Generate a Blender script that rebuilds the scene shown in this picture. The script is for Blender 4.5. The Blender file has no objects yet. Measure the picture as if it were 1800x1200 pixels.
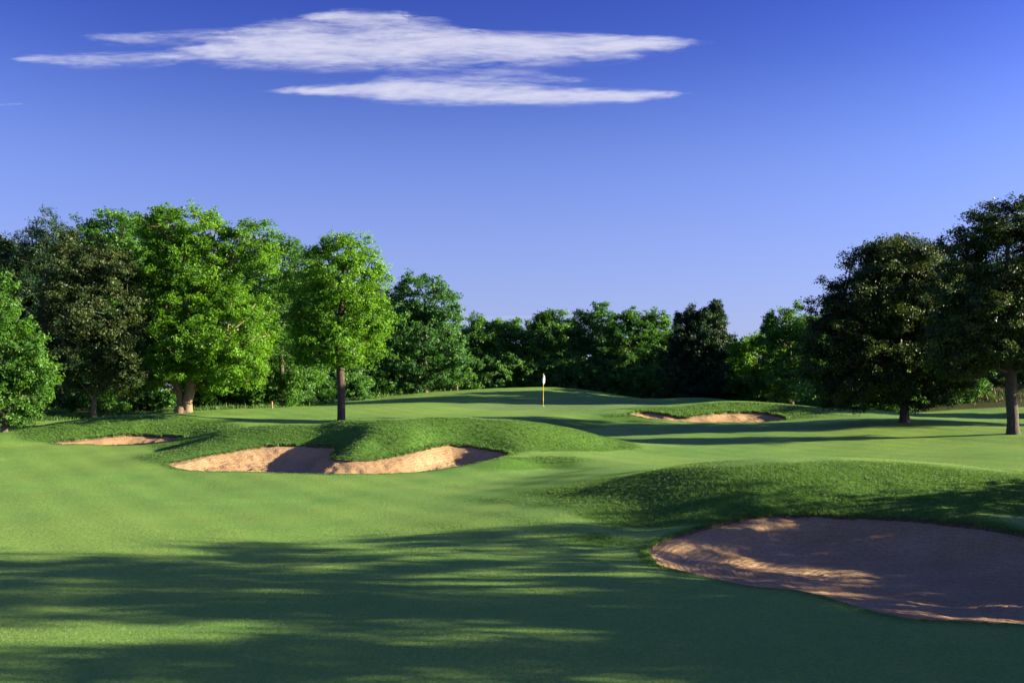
import bpy, math, random
import numpy as np
from mathutils import Vector, Matrix

random.seed(7)
rng = np.random.default_rng(11)
sc = bpy.context.scene
col = sc.collection

# ------------------------------------------------------------------ camera, sky, sun, exposure
F = 1766.0            # focal length in photograph pixels (photograph is 1800 wide)
HC = 3.0              # camera height above the fairway in front of it
PITCH = math.atan(85.0 / F)
SUN_EL = math.radians(15.0)
SUN_AZ = (math.cos(math.radians(-4.0)), math.sin(math.radians(-4.0)))   # sun stands low, to the right and a little behind

cam_d = bpy.data.cameras.new('camera')
cam_d.sensor_width = 36.0
cam_d.lens = 36.0 * F / 1800.0
cam_d.clip_start = 0.1
cam_d.clip_end = 6000.0
cam = bpy.data.objects.new('camera', cam_d)
cam.location = (0, 0, HC)
cam.rotation_euler = (math.pi / 2 + PITCH, 0, 0)
col.objects.link(cam)
sc.camera = cam

sun_d = bpy.data.lights.new('sun', 'SUN')
sun_d.energy = 5.0
sun_d.angle = math.radians(0.5)
sun_d.color = (1.0, 0.86, 0.62)
sun = bpy.data.objects.new('sun', sun_d)
sdir = Vector((SUN_AZ[0] * math.cos(SUN_EL), SUN_AZ[1] * math.cos(SUN_EL), math.sin(SUN_EL)))
sun.rotation_euler = sdir.to_track_quat('Z', 'Y').to_euler()
sun.location = (60, 0, 60)
col.objects.link(sun)

sc.view_settings.view_transform = 'Standard'
sc.view_settings.look = 'None'
sc.view_settings.gamma = 1.0
sc.view_settings.exposure = 2.2
sc.render.engine = 'CYCLES'
sc.cycles.max_bounces = 6
sc.cycles.diffuse_bounces = 3
sc.cycles.glossy_bounces = 2
sc.cycles.transmission_bounces = 3
sc.cycles.transparent_max_bounces = 4


class NT:
    """tiny helper to wire shader nodes"""
    def __init__(s, tree):
        s.t = tree; s.n = tree.nodes; s.l = tree.links

    def new(s, typ, **kw):
        n = s.n.new(typ)
        for k, v in kw.items():
            setattr(n, k, v)
        return n

    def put(s, sock, v):
        if v is None:
            return
        if hasattr(v, 'is_output') or isinstance(v, bpy.types.NodeSocket):
            s.l.new(v, sock)
        else:
            if isinstance(v, tuple) and len(v) == 3 and sock.type == 'RGBA':
                v = (*v, 1.0)
            sock.default_value = v

    def m(s, op, a, b=None, c=None, clamp=False):
        n = s.new('ShaderNodeMath', operation=op, use_clamp=clamp)
        s.put(n.inputs[0], a); s.put(n.inputs[1], b)
        if c is not None:
            s.put(n.inputs[2], c)
        return n.outputs[0]

    def ramp(s, v, a, b, lo=0.0, hi=1.0, smooth=True):
        n = s.new('ShaderNodeMapRange')
        n.interpolation_type = 'SMOOTHSTEP' if smooth else 'LINEAR'
        s.put(n.inputs['Value'], v); s.put(n.inputs['From Min'], a); s.put(n.inputs['From Max'], b)
        s.put(n.inputs['To Min'], lo); s.put(n.inputs['To Max'], hi)
        return n.outputs['Result']

    def mix(s, f, a, b, mode='MIX'):
        n = s.new('ShaderNodeMix', data_type='RGBA', blend_type=mode)
        s.put(n.inputs[0], f); s.put(n.inputs[6], a); s.put(n.inputs[7], b)
        return n.outputs[2]

    def noise(s, vec, scale, detail=2.0, rough=0.5, dist=0.0):
        n = s.new('ShaderNodeTexNoise')
        if vec is not None:
            s.l.new(vec, n.inputs['Vector'])
        n.inputs['Scale'].default_value = scale
        n.inputs['Detail'].default_value = detail
        n.inputs['Roughness'].default_value = rough
        n.inputs['Distortion'].default_value = dist
        return n.outputs['Fac']

    def scale(s, vec, sx, sy, sz):
        n = s.new('ShaderNodeMapping')
        n.inputs['Scale'].default_value = (sx, sy, sz)
        s.l.new(vec, n.inputs['Vector'])
        return n.outputs['Vector']


w = bpy.data.worlds.new('World')
sc.world = w
w.use_nodes = True
T = NT(w.node_tree)
T.n.clear()
out = T.new('ShaderNodeOutputWorld')
bg = T.new('ShaderNodeBackground')
bg.inputs['Strength'].default_value = 0.056
T.l.new(bg.outputs[0], out.inputs[0])
sky = T.new('ShaderNodeTexSky')
sky.sky_type = 'NISHITA'
sky.sun_disc = False
sky.sun_elevation = SUN_EL
sky.sun_rotation = math.atan2(SUN_AZ[0], SUN_AZ[1])
sky.altitude = 300
sky.air_density = 1.0
sky.dust_density = 0.6
sky.ozone_density = 3.0
gam = T.new('ShaderNodeGamma')
T.l.new(sky.outputs[0], gam.inputs[0]); gam.inputs[1].default_value = 1.28
tint0 = T.mix(1.0, gam.outputs[0], (0.490, 0.425, 0.720), 'MULTIPLY')
# clouds: long lens shaped streaks high in the sky, drawn by direction on the sky itself
tc = T.new('ShaderNodeTexCoord')
sep = T.new('ShaderNodeSeparateXYZ')
T.l.new(tc.outputs['Generated'], sep.inputs[0])
ysafe = T.m('MAXIMUM', sep.outputs[1], 0.02)
U = T.m('DIVIDE', sep.outputs[0], ysafe)
V = T.m('DIVIDE', sep.outputs[2], ysafe)
# clear air seen at a right angle to the sun is deepest; it pales towards the sun's side and overhead behind
deep = T.m('MULTIPLY', T.ramp(sep.outputs[1], 0.45, 0.95, 1.22, 0.84), T.ramp(sep.outputs[0], -0.5, 0.5, 0.80, 1.12, smooth=False))
dcol = T.new('ShaderNodeCombineColor')
for k_ in range(3):
    T.l.new(deep, dcol.inputs[k_])
tint = T.mix(1.0, tint0, dcol.outputs[0], 'MULTIPLY')
hi_ = T.m('MULTIPLY', T.ramp(sep.outputs[2], 0.20, 0.40), T.ramp(sep.outputs[1], 0.2, 0.7))
tint = T.mix(hi_, tint, (0.56, 0.60, 0.88), 'MULTIPLY')
tint = T.mix(T.ramp(sep.outputs[2], 0.0, 0.34, 0.62, 0.0), tint, (1.55, 1.82, 3.15))
comb = T.new('ShaderNodeCombineXYZ')
T.l.new(U, comb.inputs[0]); T.l.new(V, comb.inputs[1])
uv = comb.outputs[0]
n_big = T.noise(T.scale(uv, 3.0, 16.0, 1), 1.6, 4, 0.55)
n_fine = T.noise(T.scale(uv, 9.0, 60.0, 1), 2.2, 6, 0.62, 0.6)
n_soft = T.noise(T.scale(uv, 14.0, 40.0, 1), 3.0, 5, 0.6, 0.3)


def skyuv(px, py):
    a = math.atan((600 - py) / F) + PITCH
    return ((px - 900) / F / (math.cos(a) / math.cos(a - PITCH)), math.tan(a))


Vw = T.m('ADD', V, T.m('MULTIPLY', T.m('SUBTRACT', n_big, 0.5), 0.022))
Uw = T.m('ADD', U, T.m('MULTIPLY', T.m('SUBTRACT', n_soft, 0.5), 0.05))


def streak(px0, px1, py, up, dn, slope=0.0, skew=0.0, wgt=1.0, soft=0.5, flat=1.0):
    """one lens shaped streak between two azimuths; up / dn: half heights above and below its axis"""
    u0, v0 = skyuv(px0, py); u1, _ = skyuv(px1, py)
    uc = (u0 + u1) / 2; hu = (u1 - u0) / 2
    a = T.m('DIVIDE', T.m('SUBTRACT', Uw, uc), hu)
    prof = T.m('MAXIMUM', T.m('SUBTRACT', 1.0, T.m('POWER', T.m('ABSOLUTE', T.m('ADD', a, T.m('MULTIPLY', T.m('SUBTRACT', 1.0, T.m('MULTIPLY', a, a)), -skew))), 2.2)), 0.0)
    axis = T.m('ADD', v0, T.m('MULTIPLY', a, slope / F))
    dv = T.m('SUBTRACT', Vw, axis)
    hh = T.ramp(dv, -0.0008, 0.0008, dn / F, up / F)
    t = T.m('DIVIDE', T.m('ABSOLUTE', dv), T.m('ADD', T.m('MULTIPLY', hh, prof), 0.0006))
    d = T.ramp(t, soft, 1.25, 1.0, 0.0)
    edge = T.ramp(prof, 0.0, 0.55)
    return T.m('MULTIPLY', T.m('MULTIPLY', d, edge), wgt)


parts = [
    streak(240, 1280, 82, 24, 50, slope=9, skew=0.0, wgt=0.95, soft=0.15),
    streak(370, 860, 60, 42, 40, slope=4, wgt=0.7, soft=0.1),
    streak(520, 740, 30, 14, 12, slope=-3, wgt=0.7, soft=0.1),
    streak(430, 1235, 163, 22, 24, slope=-5, skew=0.1, wgt=0.95, soft=0.15),
    streak(620, 1060, 140, 16, 14, slope=4, wgt=0.35, soft=0.0),
    streak(700, 1150, 62, 14, 22, slope=-6, wgt=0.5, soft=0.05),
    streak(0, 350, 102, 15, 26, slope=2, wgt=0.6, soft=0.0),
    streak(120, 600, 64, 14, 22, slope=3, wgt=0.45, soft=0.0),
    streak(-60, 60, 184, 3, 4, wgt=0.3, soft=0.0),
    streak(780, 960, 555, 3, 4, slope=1, wgt=0.26, soft=0.0),
]
acc = parts[0]
for p_ in parts[1:]:
    acc = T.m('SUBTRACT', T.m('ADD', acc, p_), T.m('MULTIPLY', acc, p_))
n_fib = T.noise(T.scale(uv, 22.0, 150.0, 1), 1.0, 5, 0.7, 1.2)
nsum = T.m('ADD', T.m('MULTIPLY', T.m('SUBTRACT', n_fine, 0.5), 1.1), T.m('MULTIPLY', T.m('SUBTRACT', n_fib, 0.5), 0.7))
dens = T.m('MULTIPLY', T.ramp(T.m('ADD', acc, T.m('MULTIPLY', nsum, T.ramp(acc, 0.0, 0.3))), 0.02, 1.15), T.m('ADD', 0.78, T.m('MULTIPLY', n_soft, 0.4)))
dens = T.m('MULTIPLY', dens, T.ramp(sep.outputs[1], 0.05, 0.2))
dens = T.m('MULTIPLY', dens, 0.86, clamp=True)
cloudy = T.mix(dens, tint, (3.0, 3.0, 3.6))
T.l.new(cloudy, bg.inputs['Color'])


# ------------------------------------------------------------------ helpers
def ray(px, py):
    """unit-forward direction of a photograph pixel in world axes, scaled so y = 1"""
    xr = (px - 900) / F; ur = (600 - py) / F
    y = math.cos(PITCH) - ur * math.sin(PITCH)
    z = math.sin(PITCH) + ur * math.cos(PITCH)
    return xr / y, z / y


def D(px, py, d):
    x, z = ray(px, py)
    return (x * d, d, HC + z * d)


def Z(px, py, zz):
    x, z = ray(px, py)
    d = (zz - HC) / z
    return (x * d, d, zz)


def H(px, d, zz):
    return ((px - 900) / F * d, d, zz)


def tag(o, label=None, cat=None, group=None, kind=None):
    if label: o['label'] = label
    if cat: o['category'] = cat
    if group: o['group'] = group
    if kind: o['kind'] = kind
    return o


def empty(name, loc, label, cat, group=None, rz=0.0):
    o = bpy.data.objects.new(name, None)
    o.empty_display_size = 0.3
    o.location = loc; o.rotation_euler = (0, 0, rz)
    col.objects.link(o)
    return tag(o, label, cat, group)


def mesh_np(name, verts, faces_flat, fsize, mat, parent=None, attrs=None, smooth=False, matidx=None):
    """verts (n,3), faces_flat index array, fsize: int or array of face sizes"""
    me = bpy.data.meshes.new(name)
    n = len(verts)
    me.vertices.add(n)
    me.vertices.foreach_set('co', np.asarray(verts, dtype=np.float32).ravel())
    faces_flat = np.asarray(faces_flat, dtype=np.int32).ravel()
    if np.isscalar(fsize):
        nf = len(faces_flat) // fsize
        tot = np.full(nf, fsize, dtype=np.int32)
    else:
        tot = np.asarray(fsize, dtype=np.int32); nf = len(tot)
    start = np.concatenate([[0], np.cumsum(tot)[:-1]]).astype(np.int32)
    me.loops.add(len(faces_flat))
    me.loops.foreach_set('vertex_index', faces_flat)
    me.polygons.add(nf)
    me.polygons.foreach_set('loop_start', start)
    me.polygons.foreach_set('loop_total', tot)
    if smooth:
        me.polygons.foreach_set('use_smooth', np.ones(nf, dtype=bool))
    mats = mat if isinstance(mat, (list, tuple)) else [mat]
    for m_ in mats:
        me.materials.append(m_)
    if matidx is not None:
        me.polygons.foreach_set('material_index', np.asarray(matidx, dtype=np.int32))
    if attrs:
        for k, v in attrs.items():
            a = me.attributes.new(k, 'FLOAT', 'POINT')
            a.data.foreach_set('value', np.asarray(v, dtype=np.float32))
    me.update(calc_edges=True)
    o = bpy.data.objects.new(name, me)
    col.objects.link(o)
    if parent is not None:
        o.parent = parent
    return o


# ------------------------------------------------------------------ materials
def new_mat(name):
    m_ = bpy.data.materials.new(name)
    m_.use_nodes = True
    t = NT(m_.node_tree)
    t.n.clear()
    o = t.new('ShaderNodeOutputMaterial')
    return m_, t, o


def leaf_mat(name, dark, light, transl=0.35, rough=0.5, tgain=2.0):
    m_, t, o = new_mat(name)
    a = t.new('ShaderNodeAttribute', attribute_name='var')
    c = t.mix(a.outputs['Fac'], dark, light)
    p = t.new('ShaderNodeBsdfPrincipled')
    t.put(p.inputs['Base Color'], c)
    p.inputs['Roughness'].default_value = rough
    p.inputs['Specular IOR Level'].default_value = 0.25
    tr = t.new('ShaderNodeBsdfTranslucent')
    tcol = t.mix(1.0, c, (1.15 * tgain, 1.1 * tgain, 0.5 * tgain), 'MULTIPLY')
    t.put(tr.inputs['Color'], tcol)
    mx = t.new('ShaderNodeMixShader')
    mx.inputs[0].default_value = transl
    t.l.new(p.outputs[0], mx.inputs[1]); t.l.new(tr.outputs[0], mx.inputs[2])
    t.l.new(mx.outputs[0], o.inputs[0])
    return m_


def bark_mat(name, c1, c2):
    m_, t, o = new_mat(name)
    g = t.new('ShaderNodeTexCoord')
    n = t.noise(t.scale(g.outputs['Object'], 9, 9, 1.6), 3.0, 6, 0.65, 0.4)
    p = t.new('ShaderNodeBsdfPrincipled')
    t.put(p.inputs['Base Color'], t.mix(t.ramp(n, 0.35, 0.65), c1, c2))
    p.inputs['Roughness'].default_value = 0.9
    b = t.new('ShaderNodeBump'); b.inputs['Strength'].default_value = 0.9; b.inputs['Distance'].default_value = 0.04
    t.l.new(n, b.inputs['Height']); t.l.new(b.outputs[0], p.inputs['Normal'])
    t.l.new(p.outputs[0], o.inputs[0])
    return m_


M = {}
M['leaf_bright'] = leaf_mat('leaf_bright', (0.036, 0.105, 0.008), (0.115, 0.255, 0.016), 0.4)
M['leaf_mid'] = leaf_mat('leaf_mid', (0.026, 0.085, 0.012), (0.075, 0.185, 0.022), 0.35)
M['leaf_blue'] = leaf_mat('leaf_blue', (0.020, 0.074, 0.018), (0.058, 0.155, 0.032), 0.3)
M['leaf_dark'] = leaf_mat('leaf_dark', (0.010, 0.026, 0.008), (0.034, 0.066, 0.014), 0.2)
M['leaf_olive'] = leaf_mat('leaf_olive', (0.018, 0.040, 0.011), (0.068, 0.096, 0.028), 0.25)
M['leaf_oak'] = leaf_mat('leaf_oak', (0.010, 0.028, 0.008), (0.050, 0.078, 0.014), 0.22)
M['leaf_under'] = leaf_mat('leaf_under', (0.012, 0.050, 0.008), (0.050, 0.150, 0.016), 0.3)
M['leaf_wood'] = leaf_mat('leaf_wood', (0.034, 0.105, 0.024), (0.096, 0.205, 0.045), 0.4)
M['leaf_cedar'] = leaf_mat('leaf_cedar', (0.008, 0.026, 0.009), (0.024, 0.066, 0.016), 0.12)
M['bark_pale'] = bark_mat('bark_pale', (0.07, 0.045, 0.028), (0.27, 0.18, 0.11))
M['bark_brown'] = bark_mat('bark_brown', (0.020, 0.013, 0.009), (0.075, 0.048, 0.032))
M['bark_grey'] = bark_mat('bark_grey', (0.03, 0.024, 0.018), (0.10, 0.08, 0.06))
M['rough_blades'] = leaf_mat('rough_blades', (0.018, 0.062, 0.008), (0.085, 0.170, 0.032), 0.3)
M['mown_blades'] = leaf_mat('mown_blades', (0.085, 0.175, 0.040), (0.24, 0.33, 0.085), 0.35, tgain=1.5)
M['straw_blades'] = leaf_mat('straw_blades', (0.02, 0.045, 0.012), (0.09, 0.09, 0.035), 0.3)


def turf_material():
    m_, t, o = new_mat('turf')
    g = t.new('ShaderNodeNewGeometry')
    pos = g.outputs['Position']
    ar = t.new('ShaderNodeAttribute', attribute_name='rough').outputs['Fac']
    ag = t.new('ShaderNodeAttribute', attribute_name='green').outputs['Fac']
    au = t.new('ShaderNodeAttribute', attribute_name='wood').outputs['Fac']
    n1 = t.noise(pos, 0.16, 4, 0.55)
    n2 = t.noise(pos, 1.3, 4, 0.6)
    n3 = t.noise(pos, 9.0, 4, 0.65)
    n4 = t.noise(pos, 45.0, 3, 0.7)
    n5 = t.noise(t.scale(pos, 1.0, 0.5, 1.0), 22.0, 4, 0.75)
    fair = t.mix(t.ramp(n1, 0.38, 0.62), (0.108, 0.228, 0.044), (0.166, 0.266, 0.050))
    fair = t.mix(t.ramp(n2, 0.38, 0.68, 0.0, 0.6), fair, (0.190, 0.268, 0.052))
    fair = t.mix(t.ramp(n3, 0.55, 0.80, 0.0, 0.45), fair, (0.17, 0.20, 0.06))
    fair = t.mix(t.ramp(n5, 0.40, 0.60, 0.8, 0.0), fair, (0.088, 0.178, 0.042))
    rgh = t.mix(t.ramp(n3, 0.3, 0.7), (0.034, 0.096, 0.013), (0.078, 0.158, 0.026))
    rgh = t.mix(t.ramp(n4, 0.4, 0.7, 0.0, 0.5), rgh, (0.085, 0.175, 0.022))
    rf = t.m('ADD', ar, t.m('MULTIPLY', t.m('SUBTRACT', n3, 0.5), 0.35), clamp=True)
    c = t.mix(rf, fair, rgh)
    grn = t.mix(t.ramp(n2, 0.3, 0.7), (0.10, 0.175, 0.055), (0.125, 0.20, 0.062))
    c = t.mix(ag, c, grn)
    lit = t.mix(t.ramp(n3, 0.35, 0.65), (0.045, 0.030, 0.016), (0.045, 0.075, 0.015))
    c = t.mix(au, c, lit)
    # fine straw coloured blades scattered through the mown turf
    sp = t.ramp(t.noise(pos, 70.0, 2, 0.8), 0.66, 0.75, 0.0, 0.5)
    c = t.mix(t.m('MULTIPLY', sp, t.m('SUBTRACT', 1.0, ag)), c, (0.24, 0.23, 0.10))
    p = t.new('ShaderNodeBsdfPrincipled')
    t.put(p.inputs['Base Color'], c)
    p.inputs['Roughness'].default_value = 0.75
    p.inputs['Specular IOR Level'].default_value = 0.06
    hgt = t.m('ADD', t.m('MULTIPLY', n5, 0.5), t.m('ADD', t.m('MULTIPLY', n4, 0.5), t.m('MULTIPLY', n3, 0.9)))
    b = t.new('ShaderNodeBump')
    b.inputs['Distance'].default_value = 0.035
    t.put(b.inputs['Strength'], t.m('ADD', 0.55, t.m('MULTIPLY', ar, 0.5), clamp=True))
    t.l.new(hgt, b.inputs['Height']); t.l.new(b.outputs[0], p.inputs['Normal'])
    t.l.new(p.outputs[0], o.inputs[0])
    return m_


def sand_material(name, rake_scale):
    m_, t, o = new_mat(name)
    g = t.new('ShaderNodeNewGeometry')
    pos = g.outputs['Position']
    n1 = t.noise(pos, 0.8, 4, 0.6)
    n2 = t.noise(pos, 14.0, 5, 0.7)
    n3 = t.noise(pos, 75.0, 3, 0.7)
    e = t.new('ShaderNodeAttribute', attribute_name='edge').outputs['Fac']
    wv = t.new('ShaderNodeMath', operation='SINE')
    ph = t.m('ADD', t.m('MULTIPLY', e, rake_scale), t.m('MULTIPLY', t.noise(pos, 1.1, 3, 0.6), 14.0))
    t.l.new(ph, wv.inputs[0])
    c = t.mix(t.ramp(n1, 0.3, 0.7), (0.31, 0.200, 0.098), (0.385, 0.262, 0.140))
    c = t.mix(t.ramp(n2, 0.35, 0.65, 0.6, 0.0), c, (0.21, 0.125, 0.062))
    c = t.mix(t.ramp(n3, 0.6, 0.8, 0.0, 0.35), c, (0.50, 0.36, 0.22))
    p = t.new('ShaderNodeBsdfPrincipled')
    t.put(p.inputs['Base Color'], c)
    p.inputs['Roughness'].default_value = 0.95
    p.inputs['Specular IOR Level'].default_value = 0.1
    hgt = t.m('ADD', t.m('MULTIPLY', wv.outputs[0], 0.12), t.m('ADD', t.m('MULTIPLY', n2, 0.9), t.m('MULTIPLY', n3, 0.35)))
    b = t.new('ShaderNodeBump')
    b.inputs['Distance'].default_value = 0.06
    b.inputs['Strength'].default_value = 0.9
    t.l.new(hgt, b.inputs['Height']); t.l.new(b.outputs[0], p.inputs['Normal'])
    t.l.new(p.outputs[0], o.inputs[0])
    return m_


M['turf'] = turf_material()
M['sand'] = sand_material('sand', 60.0)
M['soil'] = bark_mat('soil', (0.035, 0.030, 0.014), (0.12, 0.08, 0.035))


# ------------------------------------------------------------------ terrain: bunker outlines (plan, in metres)
def closed_curve(pts, n=14):
    """Catmull-Rom through the points, closed, in plan"""
    P = np.array([(p[0], p[1]) for p in pts]); m = len(P); outp = []
    for i in range(m):
        p0, p1, p2, p3 = P[(i - 1) % m], P[i], P[(i + 1) % m], P[(i + 2) % m]
        for k in range(n):
            s = k / n
            outp.append(0.5 * ((2 * p1) + (-p0 + p2) * s + (2 * p0 - 5 * p1 + 4 * p2 - p3) * s * s + (-p0 + 3 * p1 - 3 * p2 + p3) * s ** 3))
    return np.array(outp)


B_NEAR = [Z(1139, 975, .02), Z(1150, 958, .08), Z(1180, 945, .15), Z(1240, 925, .25), Z(1300, 912, .33), Z(1400, 905, .38),
          Z(1500, 907, .40), Z(1600, 912, .40), Z(1700, 920, .38), Z(1800, 936, .33), Z(1950, 965, .25), Z(2080, 1010, .15),
          Z(2050, 1070, .05), Z(1900, 1100, 0), Z(1800, 1097, 0), Z(1700, 1094, 0), Z(1600, 1088, 0), Z(1500, 1066, 0),
          Z(1410, 1040, 0), Z(1300, 1025, 0), Z(1215, 1006, 0), Z(1160, 992, 0)]
B_MID = [D(296, 815, 37.2), D(330, 808, 37.8), D(370, 800, 38.6), D(410, 793, 39.3), D(440, 787, 39.8), D(475, 783, 40.1),
         D(530, 782.5, 40.2), D(580, 786, 39.9), D(590, 793, 39.0), D(580, 803, 37.6), D(600, 808, 36.7), D(640, 808.5, 36.7),
         D(680, 804, 37.1), D(715, 798, 37.6), D(745, 791, 38.4), D(775, 784, 39.2), D(805, 782, 39.5), D(845, 786, 39.2),
         D(880, 793, 38.5), D(897, 797, 37.8), D(882, 803, 36.2), D(850, 811, 35.5), D(800, 820, 34.9), D(760, 826, 34.6),
         D(700, 831, 34.3), D(640, 833, 34.0), D(560, 833, 34.0), D(480, 829, 34.5), D(400, 828, 34.9), D(335, 826, 35.6), D(305, 820, 36.5)]
B_LEFT = [D(88, 777, 47.5), D(130, 773, 48.0), D(170, 769.5, 48.7), D(210, 766, 49.2), D(240, 764.5, 49.5), D(285, 765, 49.4),
          D(328, 767, 48.8), D(300, 774, 47.7), D(250, 779, 46.8), D(200, 782, 46.0), D(150, 781, 46.2), D(110, 779.5, 46.8)]
B_FAR = [D(1110, 728, 57.0), D(1125, 724, 58.4), D(1150, 725, 58.3), D(1180, 729, 57.8), D(1210, 732.5, 57.6), D(1240, 729, 58.2),
         D(1262, 726, 58.8), D(1300, 724.5, 59.2), D(1345, 725, 59.2), D(1380, 733, 58.0), D(1376, 739, 57.0), D(1340, 741.5, 56.1),
         D(1290, 742, 55.8), D(1240, 742, 55.8), D(1190, 740, 56.0), D(1140, 735, 56.3)]
BUNK = [B_NEAR, B_MID, B_LEFT, B_FAR]
def ragged(c, am, wl):
    x, y = c[:, 0], c[:, 1]
    k = 2 * math.pi / wl
    n1 = np.sin(x * k + 1.3 * np.sin(y * k * .6)) * np.sin(y * k * 1.2 + 2.0) + 0.6 * np.sin(x * k * 2.3 + y * k * 1.7)
    n2 = np.sin(y * k + 1.1 * np.sin(x * k * .5) + 1) * np.sin(x * k * 1.1 + 4.0) + 0.6 * np.sin(y * k * 2.1 - x * k * 1.9)
    return c + np.stack([n1, n2], -1) * am


CURVES = [ragged(closed_curve(b, 20), a_, w_) for b, a_, w_ in zip(BUNK, (.022, .035, .05, .05), (.45, .8, 1.2, 1.2))]

ctrl = []
for b in BUNK:
    ctrl += b
ctrl += [Z(px, 1200, 0) for px in (-200, 400, 1000, 1600, 2300)]
ctrl += [Z(px, 1060, 0) for px in (-200, 300, 700, 1150)]
ctrl += [Z(px, 950, 0) for px in (-200, 300, 700)] + [Z(1000, 950, .10), Z(1095, 962, .02), Z(1065, 935, .17)]
ctrl += [Z(px, 880, .02) for px in (-200, 200, 600)] + [Z(900, 885, .24), Z(1035, 900, .36), Z(1115, 928, .14), Z(985, 875, .40)]
ctrl += [Z(-100, 835, .12), Z(150, 838, .12), Z(350, 850, .02), Z(60, 803, .30), Z(200, 803, .28), Z(-200, 790, .45)]
# big mound on the right: crest, face, hollow behind
ctrl += [D(1060, 845, 25.9), D(1200, 820, 24.9), D(1300, 808, 24.6), D(1400, 804, 24.1), D(1500, 806, 24.0), D(1600, 815, 23.7),
         D(1700, 827, 23.2), D(1800, 842, 22.7), D(1950, 870, 22.3), D(2150, 905, 21.6)]
ctrl += [D(1200, 885, 21.7), D(1300, 872, 21.6), D(1400, 866, 21.75), D(1550, 868, 21.8), D(1700, 885, 21.2), D(1850, 908, 20.7)]
ctrl += [H(1300, 26.6, 1.12), H(1450, 26.3, 1.15), H(1600, 26.0, 1.08)]
ctrl += [H(1060, 32, .50), H(1200, 31, .62), H(1400, 31, .60), H(1600, 30, .6), H(1800, 29, .55), H(2000, 28, .5)]
ctrl += [Z(1450, 1010, -.2), Z(1650, 1020, -.22), Z(1290, 985, -.08), Z(1450, 950, .05), Z(1650, 955, .05), Z(1850, 1020, -.15)]
# middle ground
ctrl += [D(1000, 800, 37), D(1200, 790, 41), D(1400, 796, 39.5), D(1600, 800, 37), D(1800, 802, 34.5), D(1760, 780, 41), D(1500, 778, 43),
         D(1250, 771, 46), D(1110, 776, 44), D(950, 822, 35.5), D(850, 845, 32), D(965, 790, 39), D(1060, 780, 41.5), D(905, 803, 36.6),
         D(1950, 790, 37)]
ctrl += [D(1590, 742, 50), D(1780, 762, 44), D(1700, 757, 46), D(1400, 753, 50), D(1200, 751, 52), D(1050, 751, 53), D(1000, 739, 54),
         D(1850, 745, 50), D(2000, 750, 46)]
# far right bunker: floor, crest, hollow behind
ctrl += [D(1290, 738.5, 57), D(1330, 738, 57), D(1200, 737, 57), D(1440, 737, 56), D(1100, 737, 56)]
ctrl += [D(1150, 715, 60), D(1250, 711, 60.4), D(1330, 708, 60.9), D(1400, 713, 60.8), D(1480, 719, 61), D(1560, 723, 60), D(1620, 731, 58)]
ctrl += [H(1330, 67, 1.7), H(1500, 67, 1.35), H(1200, 67, 1.85)]
ctrl += [D(1700, 722, 64), D(1800, 736, 58), D(1500, 712, 78), D(1750, 692, 76), D(1650, 712, 72), D(1850, 690, 76)]
# putting surface and the bank behind it
ctrl += [D(955, 714, 68), D(820, 713, 67), D(1100, 712, 68), D(820, 719, 64), D(1000, 720, 63.5), D(1140, 716.5, 64), D(900, 705, 73),
         D(1050, 705.5, 73), D(1150, 706, 72), D(900, 728, 58), D(1000, 728, 58), D(800, 728, 58), D(760, 716, 64)]
ctrl += [D(900, 681, 82), D(960, 680.5, 82), D(1020, 684, 82), D(1100, 696, 81), D(1180, 704, 79), D(820, 685, 82), D(740, 691, 80),
         D(680, 698, 79), D(620, 706, 76), D(560, 713, 72), D(950, 693, 77), D(1050, 698, 77), D(1200, 699, 76.5), D(1260, 700, 76.5), D(1310, 707, 75)]
ctrl += [H(900, 93, 2.0), H(1100, 91, 1.7), H(740, 91, 2.1), H(600, 88, 2.1), H(1250, 84, 1.8)]
# left side
ctrl += [D(600, 741, 52), D(480, 722, 61), D(400, 728, 59), D(325, 724.5, 62), D(165, 736, 60), D(50, 742, 58), D(-80, 747, 55), D(450, 735, 55),
         D(700, 716, 63), D(750, 731, 56), D(100, 725, 75), D(350, 712, 75)]
ctrl += [D(-60, 760, 50), D(40, 753, 51), D(130, 741, 51), D(230, 733.5, 51.2), D(300, 737, 51.3), D(380, 748, 50.0), D(230, 750, 50.1), D(300, 752, 50.2), H(200, 57, 1.1)]
ctrl += [D(345, 768, 46.3), D(180, 792, 43), D(300, 789, 42.5), D(330, 778, 43.8), D(10, 775, 47)]
# middle mound: crest, nose, faces
ctrl += [D(400, 758, 42.8), D(500, 750, 42.0), D(600, 742.5, 41.6), D(660, 738, 41.3), D(720, 735.5, 41.2), D(800, 736, 41.3), D(850, 738, 41.4),
         D(900, 741.5, 41.3), D(950, 748, 41.5), D(1000, 757, 41.8), D(1045, 767, 42)]
ctrl += [H(600, 43.6, 1.52), H(720, 43.4, 1.68), H(850, 43.4, 1.62)]
ctrl += [H(1040, 47, .65), H(1100, 47.5, .75)]
ctrl += [H(500, 47, 1.28), H(700, 48, 1.35), H(850, 48, 1.35)]
ctrl += [D(615, 782, 38.2), D(640, 777, 38.2), D(665, 782, 38.3), D(625, 793, 37.3), D(640, 757, 39.7), D(560, 765, 41.0), D(720, 770, 38.9), D(800, 762, 40.2), D(480, 769, 40.9),
         D(400, 779, 40.4), D(870, 768, 39.9), D(912, 782, 39.0), D(925, 768, 40.0), D(850, 796, 38.7), D(800, 791, 39.0)]
ctrl += [D(500, 826, 36.6), D(500, 812, 38.2), D(500, 797, 39.4), D(700, 828, 35.5), D(735, 815, 36.9), D(825, 808, 37.9), D(380, 820, 36.5)]
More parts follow.
